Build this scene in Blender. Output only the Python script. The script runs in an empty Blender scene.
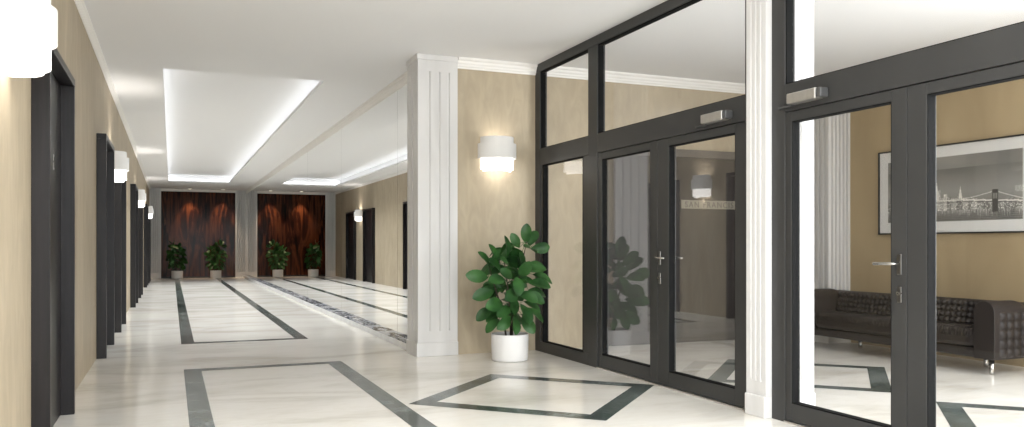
import bpy, bmesh, math, random
from mathutils import Vector, Matrix
R = math.radians
C = bpy.context.scene.collection
sc = bpy.context.scene
rnd = random.Random(7)

# ------------------------------------------------------------------ materials
def new_mat(name):
    m = bpy.data.materials.new(name); m.use_nodes = True
    nt = m.node_tree; b = nt.nodes['Principled BSDF']
    return m, nt, b

def simple(name, col, rough=0.5, metal=0.0, spec=0.5, emit=None, es=0.0, bump=0.0, bscale=60.0, var=0.0):
    m, nt, b = new_mat(name)
    b.inputs['Base Color'].default_value = (*col, 1); b.inputs['Roughness'].default_value = rough
    b.inputs['Metallic'].default_value = metal; b.inputs['Specular IOR Level'].default_value = spec
    if emit:
        b.inputs['Emission Color'].default_value = (*emit, 1); b.inputs['Emission Strength'].default_value = es
    if bump or var:
        tc = nt.nodes.new('ShaderNodeTexCoord'); n = nt.nodes.new('ShaderNodeTexNoise')
        n.inputs['Scale'].default_value = bscale; n.inputs['Detail'].default_value = 4
        nt.links.new(tc.outputs['Object'], n.inputs['Vector'])
        if bump:
            bp = nt.nodes.new('ShaderNodeBump'); bp.inputs['Strength'].default_value = bump
            bp.inputs['Distance'].default_value = 0.01
            nt.links.new(n.outputs['Fac'], bp.inputs['Height']); nt.links.new(bp.outputs['Normal'], b.inputs['Normal'])
        if var:
            cr = nt.nodes.new('ShaderNodeValToRGB')
            cr.color_ramp.elements[0].position = 0.3; cr.color_ramp.elements[1].position = 0.7
            cr.color_ramp.elements[0].color = (*[c*(1-var) for c in col], 1)
            cr.color_ramp.elements[1].color = (*[min(1, c*(1+var)) for c in col], 1)
            nt.links.new(n.outputs['Fac'], cr.inputs['Fac']); nt.links.new(cr.outputs['Color'], b.inputs['Base Color'])
    return m

def noise_mat(name, layers, rough=0.4, spec=0.5, coat=0.0, bump=0.0):
    """layers: list of (scale vector, noise scale, detail, distortion, ramp[(pos,col)], mix) blended in order"""
    m, nt, b = new_mat(name)
    b.inputs['Roughness'].default_value = rough; b.inputs['Specular IOR Level'].default_value = spec
    b.inputs['Coat Weight'].default_value = coat; b.inputs['Coat Roughness'].default_value = 0.04
    tc = nt.nodes.new('ShaderNodeTexCoord'); prev = None; last = None
    for (sv, ns, det, dist, ramp, mix) in layers:
        mp = nt.nodes.new('ShaderNodeMapping'); mp.inputs['Scale'].default_value = sv
        mp.inputs['Location'].default_value = (rnd.uniform(0, 9), rnd.uniform(0, 9), rnd.uniform(0, 9))
        nt.links.new(tc.outputs['Object'], mp.inputs['Vector'])
        n = nt.nodes.new('ShaderNodeTexNoise'); n.inputs['Scale'].default_value = ns
        n.inputs['Detail'].default_value = det; n.inputs['Distortion'].default_value = dist
        nt.links.new(mp.outputs['Vector'], n.inputs['Vector'])
        cr = nt.nodes.new('ShaderNodeValToRGB'); el = cr.color_ramp.elements
        el[0].position, el[0].color = ramp[0][0], (*ramp[0][1], 1)
        el[1].position, el[1].color = ramp[-1][0], (*ramp[-1][1], 1)
        for p, c in ramp[1:-1]:
            e = el.new(p); e.color = (*c, 1)
        nt.links.new(n.outputs['Fac'], cr.inputs['Fac']); last = n
        if prev is None: prev = cr.outputs['Color']
        else:
            mx = nt.nodes.new('ShaderNodeMix'); mx.data_type = 'RGBA'; mx.blend_type = mix[0]
            mx.inputs['Factor'].default_value = mix[1]
            nt.links.new(prev, mx.inputs['A']); nt.links.new(cr.outputs['Color'], mx.inputs['B']); prev = mx.outputs['Result']
    nt.links.new(prev, b.inputs['Base Color'])
    if bump:
        bp = nt.nodes.new('ShaderNodeBump'); bp.inputs['Strength'].default_value = bump; bp.inputs['Distance'].default_value = 0.004
        nt.links.new(last.outputs['Fac'], bp.inputs['Height']); nt.links.new(bp.outputs['Normal'], b.inputs['Normal'])
    return m

def glass_mat(name, r0, tint=(1, 1, 1)):
    m = bpy.data.materials.new(name); m.use_nodes = True
    nt = m.node_tree; nt.nodes.clear()
    out = nt.nodes.new('ShaderNodeOutputMaterial'); mix = nt.nodes.new('ShaderNodeMixShader')
    tr = nt.nodes.new('ShaderNodeBsdfTransparent'); tr.inputs['Color'].default_value = (*tint, 1)
    gl = nt.nodes.new('ShaderNodeBsdfGlossy'); gl.inputs['Roughness'].default_value = 0.0
    lw = nt.nodes.new('ShaderNodeLayerWeight'); lw.inputs['Blend'].default_value = 0.5
    pw = nt.nodes.new('ShaderNodeMath'); pw.operation = 'POWER'; pw.inputs[1].default_value = 5
    ml = nt.nodes.new('ShaderNodeMath'); ml.operation = 'MULTIPLY_ADD'
    ml.inputs[1].default_value = 1 - r0; ml.inputs[2].default_value = r0
    nt.links.new(lw.outputs['Facing'], pw.inputs[0]); nt.links.new(pw.outputs[0], ml.inputs[0])
    nt.links.new(ml.outputs[0], mix.inputs['Fac']); nt.links.new(tr.outputs[0], mix.inputs[1])
    nt.links.new(gl.outputs[0], mix.inputs[2]); nt.links.new(mix.outputs[0], out.inputs['Surface'])
    return m

def shade_mat(name, es):
    m = bpy.data.materials.new(name); m.use_nodes = True
    nt = m.node_tree; nt.nodes.clear()
    out = nt.nodes.new('ShaderNodeOutputMaterial')
    d = nt.nodes.new('ShaderNodeBsdfDiffuse'); d.inputs['Color'].default_value = (0.66, 0.65, 0.63, 1)
    t = nt.nodes.new('ShaderNodeBsdfTranslucent'); t.inputs['Color'].default_value = (0.9, 0.86, 0.8, 1)
    e = nt.nodes.new('ShaderNodeEmission'); e.inputs['Color'].default_value = (1, 0.96, 0.91, 1); e.inputs['Strength'].default_value = es
    mx = nt.nodes.new('ShaderNodeMixShader'); mx.inputs['Fac'].default_value = 0.0003
    ad = nt.nodes.new('ShaderNodeAddShader')
    nt.links.new(d.outputs[0], mx.inputs[1]); nt.links.new(t.outputs[0], mx.inputs[2])
    nt.links.new(mx.outputs[0], ad.inputs[0]); nt.links.new(e.outputs[0], ad.inputs[1]); nt.links.new(ad.outputs[0], out.inputs['Surface'])
    return m

M = {}
M['plaster'] = noise_mat('tan_plaster', [
    ((1.1, 1.1, 0.35), 1.6, 6, 0.8, [(0.3, (0.375, 0.312, 0.222)), (0.7, (0.455, 0.385, 0.282))], None),
    ((2.2, 2.2, 0.7), 3.5, 8, 1.5, [(0.35, (0.45, 0.45, 0.45)), (0.65, (0.58, 0.58, 0.57))], ('OVERLAY', 0.45))], rough=0.55, spec=0.3)
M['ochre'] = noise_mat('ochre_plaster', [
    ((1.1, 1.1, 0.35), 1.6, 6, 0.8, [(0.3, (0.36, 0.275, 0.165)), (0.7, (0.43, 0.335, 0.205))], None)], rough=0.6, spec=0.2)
M['ceiling'] = simple('ceiling_paint', (0.80, 0.80, 0.805), 0.9, spec=0.1)
M['trim'] = simple('white_trim_paint', (0.80, 0.78, 0.75), 0.5, var=0.02, bscale=4)
M['marble'] = noise_mat('cream_marble', [
    ((0.5, 1.1, 1), 1.2, 8, 1.2, [(0.36, (0.68, 0.645, 0.585)), (0.5, (0.80, 0.77, 0.715)), (0.7, (0.86, 0.83, 0.775))], None),
    ((0.5, 2.2, 1), 2.6, 9, 1.8, [(0.42, (0.52, 0.52, 0.52)), (0.49, (0.36, 0.355, 0.35)), (0.53, (0.52, 0.52, 0.52)), (0.7, (0.53, 0.53, 0.53))], ('OVERLAY', 0.45))],
    rough=0.16, spec=0.42)
M['green'] = noise_mat('green_marble', [
    ((1, 1, 1), 1.6, 5, 0.8, [(0.38, (0.026, 0.038, 0.034)), (0.62, (0.120, 0.138, 0.133))], None),
    ((1.0, 3.0, 1), 4.0, 10, 2.5, [(0.40, (0.42, 0.43, 0.42)), (0.5, (0.92, 0.93, 0.93)), (0.57, (0.48, 0.48, 0.48)), (0.8, (0.36, 0.38, 0.36))], ('OVERLAY', 0.85))],
    rough=0.16, spec=0.4)
M['column'] = noise_mat('pale_marble', [
    ((3, 3, 0.5), 1.2, 8, 0.8, [(0.3, (0.60, 0.59, 0.58)), (0.7, (0.70, 0.69, 0.68))], None)], rough=0.35, spec=0.4)
M['greymarble'] = noise_mat('grey_marble', [
    ((3, 3, 0.5), 1.2, 8, 0.8, [(0.3, (0.66, 0.66, 0.66)), (0.7, (0.80, 0.80, 0.795))], None)], rough=0.3, spec=0.4)
M['darkdoor'] = noise_mat('dark_door_lacquer', [((9, 9, 0.6), 4, 6, 0.4, [(0.3, (0.007, 0.006, 0.0065)), (0.7, (0.014, 0.012, 0.013))], None)], rough=0.36, spec=0.3)
M['frame'] = simple('charcoal_aluminium', (0.034, 0.0335, 0.0325), 0.42, spec=0.4, var=0.06, bscale=3)
M['gasket'] = simple('black_gasket', (0.006, 0.006, 0.006), 0.8, spec=0.1)
M['steel'] = simple('brushed_steel', (0.62, 0.60, 0.57), 0.4, metal=1.0, var=0.05, bscale=30)
M['plate'] = simple('dark_steel_plate', (0.17, 0.165, 0.155), 0.35, metal=1.0)
M['chrome'] = simple('chrome', (0.45, 0.44, 0.42), 0.25, metal=1.0)
M['darkcap'] = simple('dark_plastic', (0.06, 0.06, 0.06), 0.4)
M['glass'] = glass_mat('clear_glass', 0.03)
M['doorglass'] = glass_mat('reflective_door_glass', 0.125)
M['mirror'] = simple('mirror_silver', (0.93, 0.935, 0.93), 0.0, metal=1.0)
M['wood'] = noise_mat('rosewood', [
    ((2.4, 2.4, 0.30), 1.5, 6, 2.6, [(0.34, (0.006, 0.003, 0.002)), (0.47, (0.026, 0.0075, 0.004)), (0.58, (0.092, 0.028, 0.011)), (0.72, (0.018, 0.006, 0.004))], None),
    ((12, 12, 0.35), 2.0, 5, 0.8, [(0.3, (0.38, 0.38, 0.38)), (0.7, (0.60, 0.60, 0.60))], ('OVERLAY', 0.5))], rough=0.14, spec=0.07)
M['leaf'] = noise_mat('leaf_green', [((1, 1, 1), 5, 2, 0, [(0.32, (0.010, 0.045, 0.010)), (0.68, (0.040, 0.125, 0.028))], None)], rough=0.42, spec=0.3)
M['stem'] = simple('stem_bark', (0.045, 0.035, 0.022), 0.8, bump=0.3)
M['soil'] = simple('potting_soil', (0.03, 0.022, 0.016), 0.95, bump=0.8, bscale=90)
M['pot'] = simple('white_pot_glaze', (0.78, 0.77, 0.76), 0.45, var=0.015, bscale=6)
M['leather'] = simple('dark_leather', (0.024, 0.0195, 0.018), 0.42, spec=0.25, bump=0.12, bscale=140)
M['black'] = simple('black_frame_lacquer', (0.02, 0.019, 0.018), 0.4)
M['mat'] = simple('white_mat_board', (0.76, 0.75, 0.73), 0.8)
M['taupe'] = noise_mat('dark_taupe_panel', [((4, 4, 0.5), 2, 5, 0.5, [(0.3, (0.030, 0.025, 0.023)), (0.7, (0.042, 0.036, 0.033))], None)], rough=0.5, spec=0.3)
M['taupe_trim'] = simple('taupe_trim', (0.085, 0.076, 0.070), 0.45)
M['sign'] = simple('cream_sign_strip', (0.24, 0.22, 0.175), 0.5)
M['signink'] = simple('sign_letters', (0.09, 0.08, 0.07), 0.5)
M['shade'] = shade_mat('lamp_shade_glass', 0.10)
M['shade_low'] = shade_mat('lamp_shade_glass_bright', 2.2)
M['bulb'] = simple('lit_bulb', (1, 1, 1), emit=(1, 0.92, 0.80), es=8)
M['led'] = simple('led_tape', (1, 1, 1), emit=(0.96, 0.98, 1.0), es=3.8)
M['spot'] = simple('downlight_lens', (1, 1, 1), emit=(1, 0.85, 0.65), es=1.5)
M['number'] = simple('number_plate_ink', (0.45, 0.44, 0.43), 0.4, metal=0.6)

def mosaic_mat():
    m, nt, b = new_mat('mosaic_border')
    tc = nt.nodes.new('ShaderNodeTexCoord'); mp = nt.nodes.new('ShaderNodeMapping')
    mp.inputs['Scale'].default_value = (1, 0.42, 1.6)
    nt.links.new(tc.outputs['Object'], mp.inputs['Vector'])
    n = nt.nodes.new('ShaderNodeTexNoise'); n.inputs['Scale'].default_value = 8; n.inputs['Detail'].default_value = 3
    nt.links.new(mp.outputs['Vector'], n.inputs['Vector'])
    mx = nt.nodes.new('ShaderNodeMix'); mx.data_type = 'RGBA'; mx.inputs['Factor'].default_value = 0.25
    nt.links.new(mp.outputs['Vector'], mx.inputs['A']); nt.links.new(n.outputs['Color'], mx.inputs['B'])
    v = nt.nodes.new('ShaderNodeTexVoronoi'); v.inputs['Scale'].default_value = 22
    nt.links.new(mx.outputs['Result'], v.inputs['Vector'])
    s = nt.nodes.new('ShaderNodeSeparateColor'); nt.links.new(v.outputs['Color'], s.inputs['Color'])
    cr = nt.nodes.new('ShaderNodeValToRGB'); cr.color_ramp.interpolation = 'CONSTANT'; el = cr.color_ramp.elements
    el[0].position, el[0].color = 0, (0.62, 0.62, 0.63, 1)
    el[1].position, el[1].color = 0.20, (0.02, 0.024, 0.042, 1)
    for p, c in ((0.50, (0.50, 0.51, 0.54)), (0.66, (0.09, 0.11, 0.16)), (0.84, (0.70, 0.69, 0.68))):
        e = el.new(p); e.color = (*c, 1)
    nt.links.new(s.outputs['Red'], cr.inputs['Fac']); nt.links.new(cr.outputs['Color'], b.inputs['Base Color'])
    b.inputs['Roughness'].default_value = 0.2
    return m
M['mosaic'] = mosaic_mat()

# ------------------------------------------------------------------ mesh helpers
def box(bm, x0, x1, y0, y1, z0, z1, mi=0):
    v = [bm.verts.new((x, y, z)) for x in (x0, x1) for y in (y0, y1) for z in (z0, z1)]
    for q in ((0, 1, 3, 2), (4, 6, 7, 5), (0, 4, 5, 1), (2, 3, 7, 6), (0, 2, 6, 4), (1, 5, 7, 3)):
        f = bm.faces.new([v[i] for i in q]); f.material_index = mi

def poly_prism(bm, pts, a, b, axis='z'):
    """extrude a 2-D outline from a to b along axis; for axis y the outline is (x,z), for x it is (y,z)"""
    def P(p, t):
        return {'z': (p[0], p[1], t), 'y': (p[0], t, p[1]), 'x': (t, p[0], p[1])}[axis]
    lo = [bm.verts.new(P(p, a)) for p in pts]; hi = [bm.verts.new(P(p, b)) for p in pts]
    n = len(pts)
    bm.faces.new(lo); bm.faces.new(hi)
    for i in range(n): bm.faces.new((lo[i], lo[(i+1) % n], hi[(i+1) % n], hi[i]))

def lathe(bm, prof, seg=40, c=(0, 0), a0=0.0, a1=2*math.pi, cap=True):
    full = abs(a1 - a0 - 2*math.pi) < 1e-6
    n = seg if full else seg + 1
    rings = []
    for r, z in prof:
        rings.append([bm.verts.new((c[0] + r*math.cos(a0 + (a1-a0)*i/seg), c[1] + r*math.sin(a0 + (a1-a0)*i/seg), z)) for i in range(n)])
    for k in range(len(rings) - 1):
        for i in range(seg):
            j = (i + 1) % n
            bm.faces.new((rings[k][i], rings[k][j], rings[k+1][j], rings[k+1][i]))
    if cap and full:
        bm.faces.new(rings[0]); bm.faces.new(rings[-1])

def tube(bm, pts, r, seg=8):
    pts = [Vector(p) for p in pts]; rings = []
    rr = r if isinstance(r, (list, tuple)) else [r]*len(pts)
    for i, p in enumerate(pts):
        d = (pts[min(i+1, len(pts)-1)] - pts[max(i-1, 0)]).normalized()
        u = d.orthogonal().normalized(); w = d.cross(u)
        rings.append([bm.verts.new(p + rr[i]*(math.cos(2*math.pi*k/seg)*u + math.sin(2*math.pi*k/seg)*w)) for k in range(seg)])
    for i in range(len(rings)-1):
        # align ring start to the previous ring to avoid twist
        b = min(range(seg), key=lambda s: (rings[i+1][s].co - rings[i][0].co).length)
        rings[i+1] = rings[i+1][b:] + rings[i+1][:b]
        for k in range(seg):
            bm.faces.new((rings[i][k], rings[i][(k+1) % seg], rings[i+1][(k+1) % seg], rings[i+1][k]))
    bm.faces.new(rings[0]); bm.faces.new(rings[-1])

def link(name, bm, mats, parent=None, smooth=False, bevel=0.0, origin=None):
    bmesh.ops.recalc_face_normals(bm, faces=bm.faces)
    me = bpy.data.meshes.new(name)
    if origin is not None:
        bmesh.ops.translate(bm, verts=bm.verts, vec=-Vector(origin))
    bm.to_mesh(me); bm.free()
    o = bpy.data.objects.new(name, me); C.objects.link(o)
    for m in (mats if isinstance(mats, (list, tuple)) else [mats]): me.materials.append(m)
    if smooth:
        for p in me.polygons: p.use_smooth = True
    if bevel:
        b = o.modifiers.new('bevel', 'BEVEL'); b.width = bevel; b.segments = 2; b.limit_method = 'ANGLE'; b.angle_limit = R(40)
    if origin is not None: o.location = origin
    if parent is not None: o.parent = parent
    return o

def bx(name, x0, x1, y0, y1, z0, z1, mat, parent=None, bevel=0.0):
    bm = bmesh.new(); box(bm, x0, x1, y0, y1, z0, z1)
    return link(name, bm, mat, parent, bevel=bevel)

def tag(o, label=None, cat=None, group=None, kind=None):
    if label: o['label'] = label
    if cat: o['category'] = cat
    if group: o['group'] = group
    if kind: o['kind'] = kind
    return o

def empty(name, loc=(0, 0, 0), rz=0.0):
    o = bpy.data.objects.new(name, None); C.objects.link(o); o.location = loc; o.rotation_euler = (0, 0, rz)
    o.empty_display_size = 0.1
    return o

def copy_tree(o, parent=None):
    c = o.copy(); C.objects.link(c)
    if parent is not None: c.parent = parent
    for ch in list(o.children): copy_tree(ch, c)
    return c

# ------------------------------------------------------------------ dimensions
XL, XM, XS, XP = -0.73, 2.60, 3.88, 7.75       # left wall, mirror, storefront, picture wall
YE, YB, YF = 8.47, 32.1, -5.0                  # end wall, far wood wall, wall behind the viewer
H = 3.26

# ------------------------------------------------------------------ setting
bm = bmesh.new(); box(bm, XL-0.3, XP+0.3, YF-0.3, YB+0.3, -0.12, 0)
tag(link('floor', bm, M['marble']), 'polished cream marble floor with dark green inlaid bands', 'floor', kind='structure')

# ceiling with the long recessed coffer (lip over a light cove)
cx0, cx1, cy0, cy1 = -0.09, 1.765, 10.3, 28.5
bm = bmesh.new()
LT = 0.05
box(bm, XL-0.3, cx0, YF-0.3, YB+0.3, H, H+LT)
box(bm, cx1, XP+0.3, YF-0.3, YB+0.3, H, H+LT)
box(bm, cx0, cx1, YF-0.3, cy0, H, H+LT)
box(bm, cx0, cx1, cy1, YB+0.3, H, H+LT)
ov = 0.16; ch = 0.24
box(bm, cx0-ov-0.05, cx0-ov, cy0-ov, cy1+ov, H+LT, H+ch)
box(bm, cx1+ov, cx1+ov+0.05, cy0-ov, cy1+ov, H+LT, H+ch)
box(bm, cx0-ov, cx1+ov, cy0-ov-0.05, cy0-ov, H+LT, H+ch)
box(bm, cx0-ov, cx1+ov, cy1+ov, cy1+ov+0.05, H+LT, H+ch)
box(bm, cx0-ov-0.05, cx1+ov+0.05, cy0-ov-0.05, cy1+ov+0.05, H+ch, H+ch+0.05)
tag(link('ceiling', bm, M['ceiling']), 'white ceiling with a long recessed light coffer over the corridor', 'ceiling', kind='structure')

# walls
bm = bmesh.new()
box(bm, XL-0.3, XL, 2.1, YB, 0, H); box(bm, XL-0.3, XL, YF, -3.9, 0, H)
box(bm, XL-0.3, XL, -3.9, 2.1, 0, 0.4); box(bm, XL-0.3, XL, -3.9, 2.1, 2.9, H)  # invented opening out of view, holds an added daylight panel
tag(link('wall_left', bm, M['plaster']), 'long tan plaster corridor wall lined with dark doors', 'wall', kind='structure')
tag(bx('wall_back', XL, XM+0.4, YB, YB+0.3, 0, H, M['trim']), 'far end wall of the corridor behind the wood panelling', 'wall', kind='structure')
tag(bx('wall_right', XM+0.02, XM+0.4, YE+0.2, YB, 0, H, M['trim']), 'corridor wall behind the tall mirrors', 'wall', kind='structure')
tag(bx('wall_end', XM+0.02, XP+0.3, YE, YE+0.2, 0, H, M['plaster']), 'tan plaster wall behind the potted plant, running on past the glass', 'wall', kind='structure')
def wall_with_added_opening(name):
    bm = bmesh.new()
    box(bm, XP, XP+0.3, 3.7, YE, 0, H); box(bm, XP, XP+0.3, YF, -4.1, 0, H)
    box(bm, XP, XP+0.3, -4.1, 3.7, 0, 0.35); box(bm, XP, XP+0.3, -4.1, 3.7, 2.95, H)  # opening invented to let added daylight into the sofa room
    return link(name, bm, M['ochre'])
tag(wall_with_added_opening('wall_east'), 'tan plaster wall behind the sofa and framed photograph', 'wall', kind='structure')
tag(bx('wall_entrance', XS, XS+0.25, YF, 1.0, 0, H, M['plaster']), 'tan wall beyond the near glass partition', 'wall', kind='structure')
# wall behind the viewer, with an invented opening in each room for added daylight
bm = bmesh.new()
for a, b_ in ((XL-0.3, -0.4), (3.4, 4.5), (7.2, XP+0.3)): box(bm, a, b_, YF-0.3, YF, 0, H)
for a, b_ in ((-0.4, 3.4), (4.5, 7.2)):
    box(bm, a, b_, YF-0.3, YF, 2.9, H); box(bm, a, b_, YF-0.3, YF, 0, 0.3)
tag(link('wall_front', bm, M['plaster']), 'tan wall with added light openings behind the viewpoint', 'wall', kind='structure')

# crown mouldings: stepped profile run along a wall
def crown(name, label, axis, a, b, wall, sgn, z0, z1, depth=0.07):
    h = z1 - z0
    prof = [(0, z0), (0.22, z0), (0.26, z0+0.16*h), (0.42, z0+0.2*h), (0.46, z0+0.38*h), (0.62, z0+0.5*h), (0.70, z0+0.70*h), (0.92, z0+0.76*h), (1.0, z0+0.84*h), (1.0, z1), (0, z1)]
    pts = [(wall + sgn*depth*p, z) for p, z in prof]
    bm = bmesh.new(); poly_prism(bm, pts, a, b, 'y' if axis == 'y' else 'x')
    return tag(link(name, bm, M['trim']), label, 'crown moulding', kind='structure')
crown('trim_1', 'thin white crown moulding over the left door wall', 'y', YF, YB, XL, 1, 3.19, H, 0.05)
crown('trim_2', 'white crown moulding over the tan wall behind the plant', 'x', 2.895, XP, YE, -1, 3.145, H, 0.07)
crown('trim_3', 'white stepped moulding along the top of the mirrors', 'y', 8.85, YB, XM, -1, 3.13, H, 0.035)
crown('trim_4', 'white crown moulding over the sofa wall', 'y', YF, 7.65, XP, -1, 3.145, H, 0.07)

# skirting under the mirror: plain marble foot, then mosaic band
tag(bx('baseboard_right', 2.48, XM+0.02, 8.85, YB-0.095, 0, 0.072, M['greymarble'], bevel=0.004), 'low pale stone ledge along the foot of the mirrors', 'ledge', kind='structure')
tag(bx('trim_5', 2.486, XM-0.001, 8.85, YB-0.095, 0.0722, 0.078, M['mosaic']), 'blue, black and white mosaic strip on the ledge under the mirrors', 'mosaic border', kind='structure')

# ------------------------------------------------------------------ floor inlays (flush green marble bands)
def inlay(name, outer, inner, label):
    bm = bmesh.new(); n = len(outer); z = 0.0012
    o = [bm.verts.new((*p, z)) for p in outer]; i = [bm.verts.new((*p, z)) for p in inner]
    for k in range(n): bm.faces.new((o[k], o[(k+1) % n], i[(k+1) % n], i[k]))
    ob = link(name, bm, M['green'])
    return tag(ob, label, 'floor inlay', kind='structure')
def rect_inlay(name, x0, x1, y0, y1, w, label):
    inlay(name, [(x0, y0), (x1, y0), (x1, y1), (x0, y1)], [(x0+w, y0+w), (x1-w, y0+w), (x1-w, y1-w), (x0+w, y1-w)], label)
rect_inlay('floor_panel', 0.11, 1.62, -1.2, 8.45, 0.155, 'dark green band framing the near corridor floor panel')
rect_inlay('floor_panel', 0.11, 1.62, 10.62, 31.75, 0.15, 'dark green band framing the long far corridor floor panel')
def diamond(cx, cy, r, label):
    w = 0.225
    inlay('floor_panel', [(cx-r, cy), (cx, cy-r), (cx+r, cy), (cx, cy+r)], [(cx-r+w, cy), (cx, cy-r+w), (cx+r-w, cy), (cx, cy+r-w)], label)
diamond(2.74, 5.96, 1.09, 'dark green diamond band in front of the far glass doors')
diamond(2.74, 3.43, 1.09, 'dark green diamond band in front of the near glass doors')
diamond(5.41, 5.95, 1.06, 'dark green diamond band behind the far glass doors')
diamond(5.41, 3.43, 1.06, 'dark green diamond band in front of the sofa')

# ------------------------------------------------------------------ left-wall doors
def wall_door(n, y0, w, label):
    root = empty('door_%d' % n, (XL, y0 + w/2, 0)); tag(root, label, 'door', kind='structure')
    h, p, t = 2.385, 0.095, 0.055
    a, b = -w/2, w/2
    for s in (0, 1):
        ya = a if s == 0 else b - t
        bx('door_jamb', 0, p, ya, ya+t, 0, h-t, M['darkdoor'], root, 0.003)
    bx('door_head', 0, p, a, b, h-t, h, M['darkdoor'], root, 0.003)
    # leaf with a shallow recessed field
    bm = bmesh.new(); box(bm, 0.001, 0.012, a+t+0.004, b-t-0.004, 0.008, h-t-0.004)
    lf = link('door_leaf', bm, M['darkdoor'], root, bevel=0.002)
    bm = bmesh.new()
    tube(bm, [(0.012, a+t+0.08, 1.05), (0.055, a+t+0.08, 1.05), (0.055, a+t+0.20, 1.05)], 0.009)
    link('door_handle', bm, M['chrome'], lf, smooth=True)
    bm = bmesh.new()      # small room-number figures on the leaf
    for k, (dy, z0, z1) in enumerate(((0, 1.70, 1.745), (0.03, 1.70, 1.715), (0.0, 1.76, 1.80), (0.03, 1.785, 1.80))):
        box(bm, 0.012, 0.0135, b-t-0.42+dy, b-t-0.40+dy, z0, z1)
    link('room_number', bm, M['number'], lf)
    return root
DOORS = [(5.27, 1.30, 'dark portal-framed door nearest the viewer on the tan wall'),
         (9.60, 1.33, 'dark framed door before the second wall lamp, past the bare tan wall'),
         (12.38, 1.35, 'dark framed door just after the second wall lamp'),
         (17.25, 1.35, 'dark framed door just before the third wall lamp'),
         (20.3, 1.35, 'dark framed door just after the third wall lamp'),
         (25.3, 1.4, 'dark framed door just before the last wall lamp'),
         (28.15, 1.4, 'last dark framed door, beside the pale far pilaster')]
for i, (y, w, l) in enumerate(DOORS): wall_door(i+1, y, w, l)

# ------------------------------------------------------------------ wall lamps
def half_shell(r, z0, z1, th=0.006, back=0.02):
    bm = bmesh.new()
    outer, inner = [], []
    n = 28
    for rr, L in ((r, outer), (r-th, inner)):
        for i in range(n+1):
            a = -math.pi/2 + math.pi*i/n
            L.append((back + rr*0.93*math.cos(a), rr*math.sin(a)))
    outer = [(0, -r)] + outer + [(0, r)]; inner = [(0, -r+th)] + inner + [(0, r-th)]
    vo0 = [bm.verts.new((*p, z0)) for p in outer]; vo1 = [bm.verts.new((*p, z1)) for p in outer]
    vi0 = [bm.verts.new((*p, z0)) for p in inner]; vi1 = [bm.verts.new((*p, z1)) for p in inner]
    for k in range(len(outer)-1):
        bm.faces.new((vo0[k], vo0[k+1], vo1[k+1], vo1[k])); bm.faces.new((vi0[k], vi0[k+1], vi1[k+1], vi1[k]))
        bm.faces.new((vo0[k], vo0[k+1], vi0[k+1], vi0[k])); bm.faces.new((vo1[k], vo1[k+1], vi1[k+1], vi1[k]))
    for k in (0, -1): bm.faces.new((vo0[k], vo1[k], vi1[k], vi0[k]))
    return bm
def make_lamp():
    root = empty('wall_lamp')
    bx('backplate', 0, 0.012, -0.10, 0.10, 0.06, 0.33, M['trim'], root, 0.004)
    link('lamp_shade', half_shell(0.190, 0.285, 0.390), M['shade'], root, smooth=False)
    link('lamp_shade', half_shell(0.220, 0.150, 0.315), M['shade'], root)
    link('lamp_shade', half_shell(0.190, 0.030, 0.20), M['shade_low'], root)
    link('lamp_shade', half_shell(0.160, 0.008, 0.10), M['shade_low'], root)
    bm = bmesh.new(); bmesh.ops.create_uvsphere(bm, u_segments=16, v_segments=10, radius=0.032, matrix=Matrix.Translation((0.085, 0, 0.17)))
    bl = link('bulb', bm, M['bulb'], root, smooth=True)
    bm = bmesh.new(); lathe(bm, [(0.016, 0.10), (0.016, 0.145)], 14, (0.085, 0)); box(bm, 0.0121, 0.085, -0.01, 0.01, 0.108, 0.12)
    link('lamp_holder', bm, M['steel'], root)
    return root
lamp0 = make_lamp()
LZ = 2.015
def lamp_light(loc, power, up):
    # the lamp's own bulb, throwing light out of the open top and bottom of the shade
    ld = bpy.data.lights.new('bulb_light', 'SPOT'); ld.energy = power; ld.color = (1.0, 0.95, 0.89); ld.shadow_soft_size = 0.04
    ld.spot_size = R(150); ld.spot_blend = 1.0
    lo = bpy.data.objects.new('bulb_light', ld); C.objects.link(lo); lo.location = loc
    lo.rotation_euler = (R(180), 0, 0) if up else (0, 0, 0)
LAMPS = [(XL, 4.45, 0, 'large white tiered wall lamp nearest the viewer, before the first door'),
         (XL, 11.65, 0, 'white tiered wall lamp between the second and third dark doors'),
         (XL, 19.4, 0, 'white tiered wall lamp, third along the left door wall'),
         (XL, 27.42, 0, 'last small white tiered wall lamp near the wood panelling'),
         (3.36, YE, -math.pi/2, 'white tiered wall lamp above the large potted plant')]
for i, (x, y, rz, lab) in enumerate(LAMPS):
    o = lamp0 if i == 0 else copy_tree(lamp0)
    o.location = (x, y, LZ); o.rotation_euler = (0, 0, rz)
    tag(o, lab, 'wall lamp', 'tiered white wall lamps')
    dx, dy = (0.115, 0) if rz == 0 else (0, -0.115)
    lamp_light((x+dx, y+dy, LZ+0.26), 20 if rz == 0 else 3.5, True)
    lamp_light((x+dx, y+dy, LZ+0.10), 5 if rz == 0 else 3, False)

# ------------------------------------------------------------------ columns and pilasters
def fluted_face(bm, x0, x1, yf, z0, z1, grooves, gw, depth, thick):
    """slab facing -y with vertical grooves cut from its face, front at yf, back at yf+thick"""
    xs = [(x0, 0)]
    for g in grooves: xs += [(g-gw/2, 0), (g-gw*0.28, 1), (g+gw*0.28, 1), (g+gw/2, 0)]
    xs.append((x1, 0))
    pts = [(x, yf + d*depth) for x, d in xs] + [(x1, yf+thick), (x0, yf+thick)]
    poly_prism(bm, pts, z0, z1, 'z')

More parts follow.
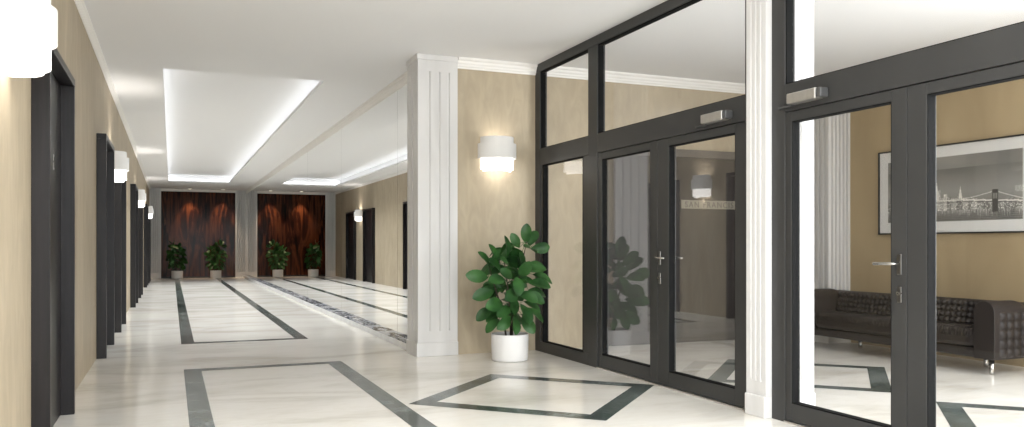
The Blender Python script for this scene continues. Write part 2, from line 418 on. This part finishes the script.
# the marble corner column between mirror and plant wall
root = empty('column', (2.44, 8.43, 0)); tag(root, 'tall pale fluted marble column left of the large potted plant', 'column', kind='structure')
bm = bmesh.new()
W, D = 0.45, 0.42
gx = [0.128, 0.241, 0.349]; gy = [0.11, 0.21, 0.31]
def fluted_box(bm, W, D, z0, z1, gx, gy, gw=0.026, dp=0.014):
    pts = [(0, 0)]
    for g in gx: pts += [(g-gw/2, 0), (g-gw*0.25, dp), (g+gw*0.25, dp), (g+gw/2, 0)]
    pts += [(W, 0), (W, D), (0, D)]
    for g in reversed(gy): pts += [(0, g+gw/2), (dp, g+gw*0.25), (dp, g-gw*0.25), (0, g-gw/2)]
    poly_prism(bm, pts, z0, z1, 'z')
fluted_box(bm, W, D, 0.27, 3.08, gx, gy)
box(bm, 0, W, 0, D, 0.15, 0.27); box(bm, 0, W, 0, D, 3.08, 3.20)
link('column_shaft', bm, M['column'], root)
bx('column_base', -0.016, W+0.004, -0.016, D-0.002, 0, 0.15, M['column'], root, 0.006)
bx('column_capital', -0.014, W+0.004, -0.014, D-0.002, 3.20, H, M['column'], root, 0.006)

# column between the two glass partitions
root = empty('column', (3.79, 4.50, 0)); tag(root, 'slim fluted marble column between the two glass partitions', 'column', kind='structure')
bm = bmesh.new(); fluted_box(bm, 0.43, 0.205, 0.25, 3.12, [0.12, 0.215, 0.31], [0.05, 0.10, 0.15], 0.018, 0.009)
box(bm, 0, 0.43, 0, 0.205, 0.15, 0.25); box(bm, 0, 0.43, 0, 0.205, 3.12, H)
link('column_shaft', bm, M['column'], root)
bx('column_base', -0.014, 0.444, -0.003, 0.208, 0, 0.15, M['column'], root, 0.006)

# corner column behind the sofa
root = empty('column', (7.40, 7.65, 0)); tag(root, 'fluted marble column in the corner behind the sofa', 'column', kind='structure')
bm = bmesh.new(); fluted_box(bm, 0.35, 0.82, 0.15, 3.12, [0.06, 0.12, 0.18, 0.24, 0.30], [0.07+0.085*i for i in range(9)], 0.034, 0.035)
box(bm, 0, 0.35, 0, 0.82, 3.12, H)
link('column_shaft', bm, M['column'], root)
bx('column_base', -0.014, 0.35, -0.014, 0.82, 0, 0.15, M['column'], root, 0.006)

# far pilasters either side of the wood panelling
def pilaster(x0, x1, label):
    root = empty('pilaster', (x0, YB-0.09, 0)); tag(root, label, 'pilaster', kind='structure')
    w = x1 - x0
    bm = bmesh.new(); fluted_face(bm, 0, w, 0, 0.2, H, [w*k/6 for k in range(1, 6)], 0.05, 0.07, 0.09)
    link('column_shaft', bm, M['greymarble'], root)
    bx('column_base', 0, w, -0.012, 0.09, 0, 0.2, M['greymarble'], root, 0.004)
pilaster(XL, -0.345, 'pale fluted pilaster at the far end beside the door wall')
pilaster(2.21, XM, 'pale fluted pilaster at the far end beside the mirrors')

# far wood panelling
bm = bmesh.new(); box(bm, -0.345, 2.21, YB-0.03, YB, 0.06, 3.165)
ob = link('wall_panel', bm, M['wood'])
tag(ob, 'glossy dark rosewood panelling across the far end wall', 'wood panelling', kind='structure')
tag(bx('baseboard_back', -0.345, 2.21, YB-0.035, YB, 0, 0.06, M['darkdoor']), 'dark plinth under the rosewood panelling', 'skirting', kind='structure')
tag(bx('trim_6', -0.345, 2.21, YB-0.04, YB, 3.165, H, M['trim']), 'white head trim over the rosewood panelling', 'trim', kind='structure')

# ------------------------------------------------------------------ mirrors
ys = [8.852, 9.89, 13.52, 17.15, 20.78, 24.41, 28.04, YB-0.10]
MIRLAB = ['narrow tall mirror panel beside the fluted marble column', 'tall mirror panel next to the narrow one by the column', 'third tall mirror panel from the marble column',
          'fourth tall mirror panel from the marble column', 'fifth tall mirror panel from the marble column', 'sixth tall mirror panel from the marble column', 'last tall mirror panel, beside the far pilaster']
for k in range(7):
    bm = bmesh.new(); box(bm, XM, XM+0.018, ys[k]+0.002, ys[k+1]-0.002, 0.079, 3.245)
    tag(link('wall_mirror', bm, M['mirror']), MIRLAB[k], 'mirror', 'tall mirror panels along the corridor')

# ------------------------------------------------------------------ glass partitions and doors
def frame_bar(name, y0, y1, z0, z1, root, x0=3.84, x1=3.93, mat='frame', bevel=0.003):
    return bx(name, x0-XS, x1-XS, y0, y1, z0, z1, M[mat], root, bevel)
def pane(name, y0, y1, z0, z1, root, mat, gd=0.03):
    bm = bmesh.new(); box(bm, -0.004, 0.004, y0, y1, z0, z1)
    p = link(name, bm, M[mat], root)
    bm = bmesh.new(); g = 0.018                       # black gasket round the pane
    for a in ((y0, y0+g, z0, z1), (y1-g, y1, z0, z1), (y0+g, y1-g, z0, z0+g), (y0+g, y1-g, z1-g, z1)):
        box(bm, -gd, gd, a[0], a[1], a[2], a[3])
    link('gasket', bm, M['gasket'], p)
    return p
def closer(root, y, cap_sign):
    # overhead door closer: steel housing, dark end cap, thin arm
    bm = bmesh.new(); box(bm, -0.115, -0.0405, y-0.12, y+0.14, 2.135, 2.205)
    c = link('door_closer', bm, M['steel'], root, bevel=0.008)
    bm = bmesh.new(); box(bm, -0.113, -0.0405, y-0.165, y-0.121, 2.138, 2.202)
    link('end_cap', bm, M['darkcap'], c, bevel=0.010)
    bm = bmesh.new(); box(bm, -0.07, -0.0405, y+0.14, y+0.27, 2.128, 2.138); box(bm, -0.055, -0.0405, y+0.27, y+0.285, 2.125, 2.145)
    link('closer_arm', bm, M['darkcap'], c)
def partition(name, y_hi, y_lo, side_hi, label, closer_y):
    """y_hi..y_lo extent; side light at the far (side_hi True) or near end; origin at x=XS"""
    root = empty(name, (XS, 0, 0)); tag(root, label, 'glass partition', kind='thing')
    ZT0, ZT1 = 2.105, 2.29
    P = 0.13                                           # end post
    if side_hi: posts = [(y_hi-P, y_hi), (7.0, 7.19), (y_lo, y_lo+0.07)]
    else: posts = [(y_hi-0.13, y_hi), (2.21, 2.40), (y_lo, y_lo+P)]
    for a, b in posts: frame_bar('frame_post', a, b, 0.0, 3.165, root)
    frame_bar('top_rail', y_lo, y_hi, 3.1655, H-0.002, root)
    for k in range(2):
        a, b = posts[k+1][1], posts[k][0]
        frame_bar('transom_beam', a+0.0005, b-0.0005, ZT0, ZT1, root)
        pane('transom_pane', a-0.01, b+0.01, ZT1-0.01, 3.175, root, 'glass')
    k = 0 if side_hi else 1
    a, b = posts[k+1][1], posts[k][0]
    frame_bar('bottom_rail', a+0.0005, b-0.0005, 0, 0.115, root)
    frame_bar('side_stile', a+0.0005, a+0.13, 0.1155, ZT0-0.0005, root, 3.85, 3.92)
    frame_bar('side_stile', b-0.06, b-0.0005, 0.1155, ZT0-0.0005, root, 3.85, 3.92)
    pane('side_pane', a+0.12, b-0.05, 0.105, ZT0+0.01, root, 'glass')
    k = 1 if side_hi else 0
    a, b = posts[k+1][1], posts[k][0]
    bx('threshold', -0.05, 0.05, a+0.001, b-0.001, 0.0, 0.012, M['steel'], root)
    closer(root, closer_y, 1)
    return root
partition('glass_partition', YE-0.001, 4.712, True, 'charcoal framed glass partition beside the potted plant, with narrow side pane', 5.08)
partition('glass_partition', 4.498, 1.001, False, 'charcoal framed glass partition in front of the sofa, right of slim column', 4.13)

def glass_door(y0, y1, handle_y, dirn, label, stile_lo, stile_hi, handle=True, two_sided=True, gm='doorglass'):
    root = empty('glass_door_leaf', (XS, y0, 0)); tag(root, label, 'glass door', 'charcoal framed glass entrance doors', 'thing')
    W = y1 - y0; z0, z1 = 0.016, 2.10
    xa, xb = -0.032, 0.042
    t = 0.065
    bx('door_stile', xa, xb, 0, stile_lo, z0, z1, M['frame'], root, 0.003)
    bx('door_stile', xa, xb, W-stile_hi, W, z0, z1, M['frame'], root, 0.003)
    bx('top_rail', xa, xb, stile_lo+0.0005, W-stile_hi-0.0005, z1-t, z1, M['frame'], root, 0.003)
    bx('bottom_rail', xa, xb, stile_lo+0.0005, W-stile_hi-0.0005, z0, 0.135, M['frame'], root, 0.003)
    pane('glass_pane', stile_lo-0.012, W-stile_hi+0.012, 0.125, z1-t+0.012, root, gm, 0.029)
    if handle:
        hy = handle_y - y0
        for s in ((-1, 1) if two_sided else (-1,)):
            xf = xa if s < 0 else xb
            bm = bmesh.new(); box(bm, min(xf, xf+s*0.010), max(xf, xf+s*0.010), hy-0.016, hy+0.016, 1.03, 1.15)
            hp = link('handle_plate', bm, M['plate'], root, bevel=0.006)
            bm = bmesh.new(); xo = xf + s*0.055
            tube(bm, [(xf+s*0.008, hy, 1.095), (xo-s*0.01, hy, 1.095), (xo, hy+dirn*0.012, 1.095), (xo, hy+dirn*0.14, 1.092)], 0.0085, 10)
            link('lever', bm, M['chrome'], hp, smooth=True)
            bm = bmesh.new(); box(bm, min(xf, xf+s*0.010), max(xf, xf+s*0.010), hy-0.016, hy+0.016, 0.87, 0.965)
            lk = link('lock_plate', bm, M['plate'], root, bevel=0.006)
            bm = bmesh.new(); lathe(bm, [(0.009, 0), (0.009, 0.012)], 14); box(bm, -0.004, 0.004, -0.022, 0, 0.0, 0.012)
            bmesh.ops.rotate(bm, verts=bm.verts, cent=(0, 0, 0), matrix=Matrix.Rotation(s*math.pi/2, 3, 'Y'))
            bmesh.ops.translate(bm, verts=bm.verts, vec=(xf+s*0.010, hy, 0.925))
            link('lock_cylinder', bm, M['chrome'], lk)
    return root
glass_door(5.945, 6.997, 0, 1, 'glass door leaf reflecting the potted plant, beside the narrow side pane', 0.115, 0.075, handle=False)
glass_door(4.790, 5.940, 5.905, -1, 'glass door leaf reflecting a wall lamp, left of the slim column', 0.115, 0.165)
glass_door(3.385, 4.366, 3.43, 1, 'glass door leaf with the lever handle, right of the slim column', 0.105, 0.055, gm='glass')
glass_door(2.404, 3.380, 0, 1, 'glass door leaf at the right edge, in front of the sofa arm', 0.07, 0.13, handle=False, gm='glass')

# ------------------------------------------------------------------ dark panel wall seen through the far doors
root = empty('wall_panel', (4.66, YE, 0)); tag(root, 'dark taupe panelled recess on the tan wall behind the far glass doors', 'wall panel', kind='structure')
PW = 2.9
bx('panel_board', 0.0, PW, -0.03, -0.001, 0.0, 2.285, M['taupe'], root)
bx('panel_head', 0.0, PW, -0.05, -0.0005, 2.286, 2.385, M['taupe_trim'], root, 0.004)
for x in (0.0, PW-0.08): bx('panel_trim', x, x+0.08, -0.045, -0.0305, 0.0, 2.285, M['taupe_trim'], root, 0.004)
# sign strip
sg = empty('wall_sign', (5.80, YE-0.031, 1.655)); tag(sg, 'cream lettered strip on the dark panel seen through the far glass door', 'sign')
bx('sign_strip', 0, 1.25, -0.012, 0, 0, 0.105, M['sign'], sg, 0.002)
cu = bpy.data.curves.new('sign_lettering', 'FONT'); cu.body = 'SAN FRANCISCO'; cu.size = 0.10; cu.extrude = 0.001; cu.align_x = 'LEFT'; cu.space_character = 1.25
tmp = bpy.data.objects.new('tmp', cu); C.objects.link(tmp)
bpy.context.view_layer.update()
me = bpy.data.meshes.new_from_object(tmp.evaluated_get(bpy.context.evaluated_depsgraph_get()))
bpy.data.objects.remove(tmp)
lt = bpy.data.objects.new('lettering', me); C.objects.link(lt); me.materials.clear(); me.materials.append(M['signink'])
lt.parent = sg; lt.location = (0.05, -0.0135, 0.018); lt.rotation_euler = (math.pi/2, 0, 0)

# ------------------------------------------------------------------ potted plant
def leaf(bm, base, direction, length, width, droop, face):
    """broad leaf along direction, its upper side turned towards face"""
    d = Vector(direction).normalized()
    side = d.cross(Vector(face)).normalized()
    nrm = side.cross(d).normalized()
    prof = [(0.0, 0.06), (0.10, 0.38), (0.24, 0.72), (0.42, 0.95), (0.60, 1.0), (0.76, 0.90), (0.89, 0.62), (0.97, 0.28), (1.0, 0.05)]
    rows = []
    for t, w in prof:
        c = Vector(base) + d*(t*length) - nrm*(droop*length*(t-0.3)**2)
        hw = w*width/2
        rows.append([bm.verts.new(c + side*(hw*k) + nrm*(abs(k)*hw*0.26 - 0.06*hw*math.sin(9*t)*abs(k))) for k in (-1, -0.5, 0, 0.5, 1)])
    for a, b in zip(rows, rows[1:]):
        for k in range(4): bm.faces.new((a[k], a[k+1], b[k+1], b[k]))

# (x, z of leaf centre, y offset, length, pointing angle in the picture plane, tilt towards viewer)
LEAVES = [
 (0.20, 1.31, 0.00, .19, 95, .25), (0.30, 1.27, .05, .18, 60, -.1), (0.38, 1.17, .02, .20, 5, .1), (0.22, 1.16, -.10, .22, 150, .5), (0.12, 1.24, .10, .16, 120, .1),
 (-0.06, 1.17, -.06, .21, 92, .15), (-0.17, 1.12, .05, .17, 110, .1), (0.05, 1.10, .12, .2, 70, .0), (-0.27, 1.05, .05, .19, 125, .2), (-0.20, 0.99, -.10, .21, 135, .35),
 (-0.37, 0.88, .00, .22, 172, .1), (-0.20, 0.85, -.14, .20, 175, .4), (0.08, 0.94, -.20, .20, 80, .7), (0.24, 0.95, -.12, .19, 10, .5), (0.36, 0.98, .08, .22, -5, .0),
 (0.40, 0.86, .00, .22, -20, .1), (0.30, 0.80, -.10, .22, -10, .4), (0.16, 0.82, .05, .2, 20, .2), (-0.05, 0.90, -.05, .18, 150, .4), (-0.30, 0.70, .00, .22, 195, .15),
 (-0.22, 0.60, -.14, .24, 185, .5), (-0.06, 0.70, -.22, .22, 200, .6), (0.12, 0.68, -.20, .20, -30, .6), (0.26, 0.66, -.06, .22, -25, .3), (0.38, 0.70, .10, .2, -15, .0),
 (-0.27, 0.50, .05, .2, 215, .1), (-0.10, 0.53, -.10, .2, 205, .45), (0.08, 0.52, -.24, .23, -80, .6), (0.22, 0.50, -.15, .22, -40, .4), (0.30, 0.56, .05, .2, -30, .1),
 (-0.12, 0.42, -.16, .21, 215, .4), (-0.02, 0.40, -.20, .19, -95, .5), (0.12, 0.40, -.20, .20, -70, .5), (0.22, 0.42, .00, .18, -45, .2), (-0.20, 0.38, .00, .18, 220, .1),
 (0.00, 0.80, -.22, .2, -100, .55), (-0.10, 1.02, -.14, .18, 140, .5), (0.14, 1.03, -.02, .17, 100, .3), (0.02, 0.60, -.05, .2, -90, .5), (-0.14, 0.76, .10, .2, 160, 0),
]
def make_plant():
    root = empty('potted_plant')
    bm = bmesh.new()
    lathe(bm, [(0.165, 0.0), (0.183, 0.004), (0.190, 0.02), (0.196, 0.268), (0.194, 0.278), (0.186, 0.280), (0.180, 0.272), (0.176, 0.215)], 48, cap=False)
    bm.faces.new([v for v in bm.verts if abs(v.co.z) < 1e-6])
    pot = link('pot', bm, M['pot'], root, smooth=True)
    bm = bmesh.new(); lathe(bm, [(0.177, 0.236), (0.12, 0.246), (0.03, 0.252)], 32, cap=False)
    bm.faces.new([v for v in bm.verts if (v.co.x**2+v.co.y**2) < 0.0011])
    link('soil', bm, M['soil'], pot, smooth=True)
    stems = [[(0.01, 0, 0.24), (0.0, -.02, 0.5), (-0.04, -.03, 0.8), (-0.08, -.02, 1.08)], [(0.03, 0.02, 0.24), (0.06, 0.03, 0.55), (0.13, 0.03, 0.9), (0.2, 0.02, 1.24)],
             [(-0.03, 0.03, 0.24), (-0.06, 0.05, 0.5), (-0.14, 0.06, 0.75), (-0.22, 0.04, 0.98)]]
    for s in stems:
        bm = bmesh.new(); tube(bm, s, [0.012, 0.011, 0.008, 0.004], 8); link('stem', bm, M['stem'], root, smooth=True)
    axis = [p for s in stems for p in s[1:]]
    bm = bmesh.new(); r2 = random.Random(3)
    def put(x, y, z, L, ang, tilt):
        a = R(ang); d = Vector((math.cos(a)*(1-0.5*tilt), -tilt, math.sin(a)*(1-0.5*tilt)*0.9))
        c = Vector((x, y, z)); base = c - d.normalized()*L*0.5
        # petiole from the nearest stem point
        q = min((Vector(p) for p in axis), key=lambda p: (p-base).length)
        tube(bm, [q, (q+base)/2 + Vector((0, 0, 0.01)), base], [0.004, 0.003, 0.0025], 5)
        leaf(bm, base, d, L*1.12, L*0.62, 0.3, (r2.uniform(-.9, .9), -1.0 if tilt > -0.15 else 0.6, r2.uniform(-0.1, 1.3)))
    for x, z, y, L, ang, tilt in LEAVES: put(x*0.93, y, z, L, ang, tilt)
    for k in range(44):                      # leaves on the far side of the plant
        z = r2.uniform(0.42, 1.18); ang = r2.uniform(20, 160)
        rad = r2.uniform(0.12, 0.30)*(1.0 if z < 0.95 else 0.75)
        x = rad*math.cos(R(ang)) + 0.10*(z-0.7); y = rad*math.sin(R(ang))
        put(x, y, z, r2.uniform(.16, .2), 180-ang if x < 0 else ang-90, -math.sin(R(ang))*0.7)
    link('foliage', bm, M['leaf'], root, smooth=True)
    return root
plant0 = make_plant()
PL = [(3.26, 7.83, 0.0, 'large broad-leaved green plant in white round pot under the wall lamp'),
      (0.19, 31.62, 2.2, 'small potted plant before rosewood panelling, nearer the door wall'),
      (1.50, 31.62, 0.5, 'small potted plant before rosewood panelling, nearer the mirrors')]
for i, (x, y, rz, lab) in enumerate(PL):
    o = plant0 if i == 0 else copy_tree(plant0)
    o.location = (x, y, 0); o.rotation_euler = (0, 0, rz)
    tag(o, lab, 'potted plant', 'broad-leaved potted plants')

# ------------------------------------------------------------------ sofa
def quilt(bm, fn, nu, nv, u_t, v_t, amp, sub=6):
    """quilted grid: fn(u,v)->(point, normal); u_t x v_t tufts"""
    U, V = u_t*sub, v_t*sub; g = []
    for i in range(U+1):
        row = []
        for j in range(V+1):
            u, v = i/U, j/V
            p, n = fn(u, v)
            d = amp*(abs(math.sin(math.pi*u*u_t))*abs(math.sin(math.pi*v*v_t)))**0.5
            row.append(bm.verts.new(Vector(p) + Vector(n)*d))
        g.append(row)
    for i in range(U):
        for j in range(V): bm.faces.new((g[i][j], g[i+1][j], g[i+1][j+1], g[i][j+1]))
sx0, sx1, sy0, sy1 = 6.92, 7.52, 5.12, 7.60
root = empty('sofa', ((sx0+sx1)/2, (sy0+sy1)/2, 0)); tag(root, 'long dark button-tufted leather sofa under the framed photograph', 'sofa')
ox, oy = (sx0+sx1)/2, (sy0+sy1)/2
hx, hy = (sx1-sx0)/2, (sy1-sy0)/2
bx('sofa_base', -hx+0.02, hx-0.02, -hy+0.02, hy-0.02, 0.15, 0.24, M['leather'], root, 0.015)
bm = bmesh.new(); box(bm, -hx-0.0, hx-0.22, -hy+0.211, hy-0.211, 0.241, 0.43)
link('seat_cushion', bm, M['leather'], root, bevel=0.045)
bm = bmesh.new()          # ribbed welt over the seat edge
for k in range(64):
    y = -hy+0.24 + k*(2*hy-0.48)/63
    tube(bm, [(-hx-0.006, y, 0.34), (-hx+0.004, y, 0.405), (-hx+0.035, y, 0.432), (-hx+0.10, y, 0.434)], 0.008, 6)
link('seat_welt', bm, M['leather'], root, smooth=True)
bm = bmesh.new(); box(bm, hx-0.20, hx, -hy+0.02, hy-0.02, 0.241, 0.66)
bk = link('backrest', bm, M['leather'], root, bevel=0.07)
bm = bmesh.new()
quilt(bm, lambda u, v: ((hx-0.205-0.05*(1-v), -hy+0.21+u*(2*hy-0.42), 0.42+v*0.23), (-1, 0, 0.15)), 0, 0, 34, 4, 0.03)
link('tufted_back', bm, M['leather'], bk, smooth=True)
AW = 0.21
for s in (-1, 1):
    ya, yb = (-hy, -hy+AW) if s < 0 else (hy-AW, hy)
    yc = (ya+yb)/2; r = AW/2
    # arm swept front to back: round-topped section, sinking in a curve at the rear corner
    bm = bmesh.new(); rings = []
    for k in range(17):
        x = -hx-0.01 + k*(2*hx-0.02)/16
        q = max(0.0, (x - (hx-0.26))/0.26); dz = 0.26*(1-math.sqrt(max(0, 1-q*q)))
        pr = [(ya, 0.15), (yb, 0.15)] + [(yc + r*math.cos(a), 0.58 - dz + r*math.sin(a)) for a in [math.pi*m_/14 for m_ in range(15)]]
        rings.append([bm.verts.new((x, py, pz)) for py, pz in pr])
    n = len(rings[0])
    for a_, b_ in zip(rings, rings[1:]):
        for m_ in range(n): bm.faces.new((a_[m_], a_[(m_+1) % n], b_[(m_+1) % n], b_[m_]))
    bm.faces.new(rings[0]); bm.faces.new(rings[-1])
    ar = link('armrest', bm, M['leather'], root, bevel=0.012)
    yf = ya if s < 0 else yb
    bm = bmesh.new()
    quilt(bm, lambda u, v: ((-hx+0.06+u*(2*hx-0.12), yf, 0.165+v*(0.42-0.20*max(0, (u-0.6)/0.4)**2)), (0, s, 0)), 0, 0, 5, 5, 0.02)
    link('tufted_side', bm, M['leather'], ar, smooth=True)
for x, yi in ((-hx+0.09, 0.10), (hx-0.12, 0.45)):
    for y in (-hy+yi, hy-yi):
        bm = bmesh.new(); lathe(bm, [(0.018, 0.0), (0.022, 0.01), (0.024, 0.15)], 16, (x, y)); link('leg', bm, M['chrome'], root, smooth=True)
root.location = (ox, oy, 0)

# ------------------------------------------------------------------ framed photograph
py0, py1, pz0, pz1 = 5.29, 7.19, 1.325, 2.295
root = empty('framed_photograph', (XP, (py0+py1)/2, pz0)); tag(root, 'black framed night skyline photograph with bridge on the tan wall above the sofa', 'picture')
hw, ph = (py1-py0)/2, pz1-pz0
bm = bmesh.new(); f = 0.016
for a in ((-hw, -hw+f, 0, ph), (hw-f, hw, 0, ph), (-hw+f, hw-f, 0, f), (-hw+f, hw-f, ph-f, ph)): box(bm, -0.035, -0.002, *a)
link('picture_frame', bm, M['black'], root)
bx('mat_board', -0.020, -0.003, -hw+f, hw-f, f, ph-f, M['mat'], root)
# the print itself: one fine grid whose cells carry the printed tones
NU, NV = 260, 110
iw, ih = hw-0.135, ph-0.27
tone = [[0.0]*NV for _ in range(NU)]
r3 = random.Random(11)
HOR = 0.17
for i in range(NU):
    for j in range(NV):
        v = j/NV
        t = 0.10 + 0.14*max(0, 1-abs(v-0.45)/0.5) + 0.012*math.sin(i*0.05+v*4)
        if v > 0.80: t = 0.20 + 0.03*math.sin(i*0.02)  # lighter top band: picture-glass reflection painted into the print
        if v < HOR: t = 0.11 + 0.05*math.sin(j*2.1+0.5*math.sin(i*0.35)) + 0.05*r3.random()
        tone[i][j] = max(t, 0.02)
i = 0
while i < NU:                                  # building blocks, lit windows
    w = r3.randint(4, 10); u = i/NU
    hgt = r3.uniform(0.06, 0.15) + (0.20*math.exp(-((u-0.40)/0.09)**2) + 0.22*math.exp(-((u-0.12)/0.10)**2) + 0.17*math.exp(-((u-0.60)/0.08)**2))*r3.uniform(0.5, 1)
    base = r3.uniform(0.10, 0.42)
    for a in range(i, min(NU, i+w)):
        for j in range(int(HOR*NV), int((HOR+hgt)*NV)):
            tone[a][j] = base*(0.7+0.5*r3.random()) + (0.45 if r3.random() < 0.20 else 0)
    i += w
for (uc, top) in ((0.40, 0.60), (0.12, 0.70), (0.58, 0.52)):    # lit spires
    for j in range(int(0.34*NV), int(top*NV)):
        hwid = max(0, int(5*(top - j/NV)/0.26))
        for a in range(-hwid, hwid+1): tone[int(uc*NU)+a][j] = 0.62
for a in range(NU):                            # light glitter on the water
    L = r3.uniform(0.02, 0.14); br = r3.uniform(0.1, 0.6)
    for j in range(int((HOR-L)*NV), int(HOR*NV)):
        tone[a][j] = max(tone[a][j], br*(1-(HOR-j/NV)/0.2)*r3.uniform(0.5, 1.1))
def plot(u, v, val, s=1):
    i, j = int(u*NU), int(v*NV)
    for di in range(s):
        for dj in range(s):
            if 0 <= i+di < NU and 0 <= j+dj < NV: tone[i+di][j+dj] = val
TW = 0.82
for k in range(600):                           # bridge deck and main cables
    u = 0.2 + 0.8*k/599
    dk = 0.31 - 0.05*max(0, (u-0.6)/0.4)
    plot(u, dk, 0.62, 2); plot(u, dk-0.02, 0.10, 1)
    cb = dk + 0.005 + 0.14*max(0, 1-abs(u-TW)/(0.30))**1.6
    plot(u, cb, 0.55)
for a in range(-5, 6):                         # stone tower with two arches
    for j in range(int(0.12*NV), int(0.45*NV)):
        v = j/NV
        arch = 0.30 < v < 0.39 and 1 <= abs(a) <= 3
        if not arch: tone[int(TW*NU)+a][j] = 0.05 if abs(a) < 5 else 0.12
bm = bmesh.new()
cl = bm.loops.layers.float_color.new('print_tone')
g = [[bm.verts.new((-0.0225, hw-0.135-2*(hw-0.135)*i/NU, 0.135+ih*j/NV)) for j in range(NV+1)] for i in range(NU+1)]
for i in range(NU):
    for j in range(NV):
        fc = bm.faces.new((g[i][j], g[i+1][j], g[i+1][j+1], g[i][j+1])); t = tone[i][j]
        for l in fc.loops: l[cl] = (t*1.3, t*1.26, t*1.18, 1)
m, nt, b = new_mat('skyline_print'); at = nt.nodes.new('ShaderNodeVertexColor'); at.layer_name = 'print_tone'
nt.links.new(at.outputs['Color'], b.inputs['Base Color']); b.inputs['Roughness'].default_value = 0.35
link('photo_print', bm, m, root)
bm = bmesh.new(); box(bm, -0.031, -0.028, -hw+f, hw-f, f, ph-f); link('picture_glass', bm, M['glass'], root)

# ------------------------------------------------------------------ lights
z = H+LT+0.02
def led(x0, x1, y0, y1, label):
    bm = bmesh.new(); box(bm, x0, x1, y0, y1, H+LT+0.001, z)
    tag(link('cove_light_strip', bm, M['led']), label, 'cove light', 'light strips hidden in the ceiling coffer')
led(cx0-0.13, cx0-0.10, cy0-0.10, cy1+0.10, 'light strip in the ceiling coffer edge along the door wall side')
led(cx1+0.10, cx1+0.13, cy0-0.10, cy1+0.10, 'light strip in the ceiling coffer edge along the mirror side')
led(cx0-0.09, cx1+0.09, cy0-0.13, cy0-0.10, 'light strip in the near end of the ceiling coffer')
led(cx0-0.09, cx1+0.09, cy1+0.10, cy1+0.13, 'light strip in the far end of the ceiling coffer')

def area(name, loc, rot, sx, sy, power, col=(0.93, 0.97, 1.0), spread=180):
    l = bpy.data.lights.new(name, 'AREA'); l.shape = 'RECTANGLE'; l.size = sx; l.size_y = sy; l.energy = power; l.color = col; l.spread = R(spread)
    o = bpy.data.objects.new(name, l); C.objects.link(o); o.location = loc; o.rotation_euler = rot
    return o
# added daylight panels in invented openings behind and left of the viewpoint
area('added_daylight', (1.5, YF+0.02, 1.6), (R(90), 0, 0), 3.7, 2.5, 200)
area('added_daylight', (5.85, YF+0.02, 1.6), (R(90), 0, 0), 2.6, 2.5, 60)
area('added_daylight', (XL+0.02, -0.9, 1.65), (0, R(-90), 0), 2.4, 5.8, 130)
# added daylight from an invented opening in the unseen stretch of sofa wall
area('added_daylight', (XP-0.02, -0.2, 1.65), (0, R(90), 0), 2.5, 7.6, 560)
# added fill lights for lobby and sofa room, at the ceiling out of view
area('added_ceiling_fill', (1.6, -1.2, H-0.01), (0, 0, 0), 3.6, 6.0, 560)
area('added_ceiling_fill', (5.8, 1.0, H-0.01), (0, 0, 0), 2.6, 4.0, 70)
# added fill brightening the corridor; narrow spread keeps it unseen in the coffer
area('added_coffer_fill', ((cx0+cx1)/2, (cy0+cy1)/2, H+ch-0.01), (0, 0, 0), 1.1, cy1-cy0-1.2, 280, (0.93, 0.97, 1.0), 110)
# downlights washing the rosewood panelling
for k, x in enumerate((0.62, 1.75)):
    bm = bmesh.new(); lathe(bm, [(0.055, H-0.012), (0.055, H-0.001)], 24, (x, 31.72))
    o = link('downlight', bm, M['spot']); tag(o, ('small ceiling downlight over the rosewood panelling, door wall side', 'small ceiling downlight over the rosewood panelling, mirror side')[k], 'downlight', 'downlights over the rosewood panelling')
    l = bpy.data.lights.new('downlight_beam', 'SPOT'); l.energy = 170; l.spot_size = R(62); l.spot_blend = 0.8; l.color = (1, 0.72, 0.48); l.shadow_soft_size = 0.04
    lo = bpy.data.objects.new('downlight_beam', l); C.objects.link(lo); lo.location = (x, 31.72, H-0.03); lo.rotation_euler = (R(8), 0, 0)

w = bpy.data.worlds.new('World'); sc.world = w; w.use_nodes = True
w.node_tree.nodes['Background'].inputs['Color'].default_value = (0.9, 0.95, 1.0, 1)
w.node_tree.nodes['Background'].inputs['Strength'].default_value = 1.0

# ------------------------------------------------------------------ camera
cd = bpy.data.cameras.new('camera'); cam = bpy.data.objects.new('camera', cd); C.objects.link(cam)
cd.sensor_width = 36; cd.sensor_fit = 'HORIZONTAL'; cd.lens = 812/1024*36
cd.shift_y = (245.3-213.5)/1024
cam.location = (0, 0, 1.2); cam.rotation_euler = (R(90), 0, -math.atan2(512-171.4, 812))
cd.clip_start = 0.05; cd.clip_end = 200
sc.camera = cam
sc.view_settings.view_transform = 'Standard'; sc.view_settings.look = 'None'
sc.view_settings.exposure = 0.18; sc.view_settings.gamma = 1.0; sc.view_settings.use_curve_mapping = False
sc.cycles.max_bounces = 12; sc.cycles.diffuse_bounces = 6; sc.cycles.glossy_bounces = 6; sc.cycles.transparent_max_bounces = 24
sc.cycles.caustics_reflective = True; sc.cycles.sample_clamp_indirect = 6; sc.cycles.caustics_refractive = False
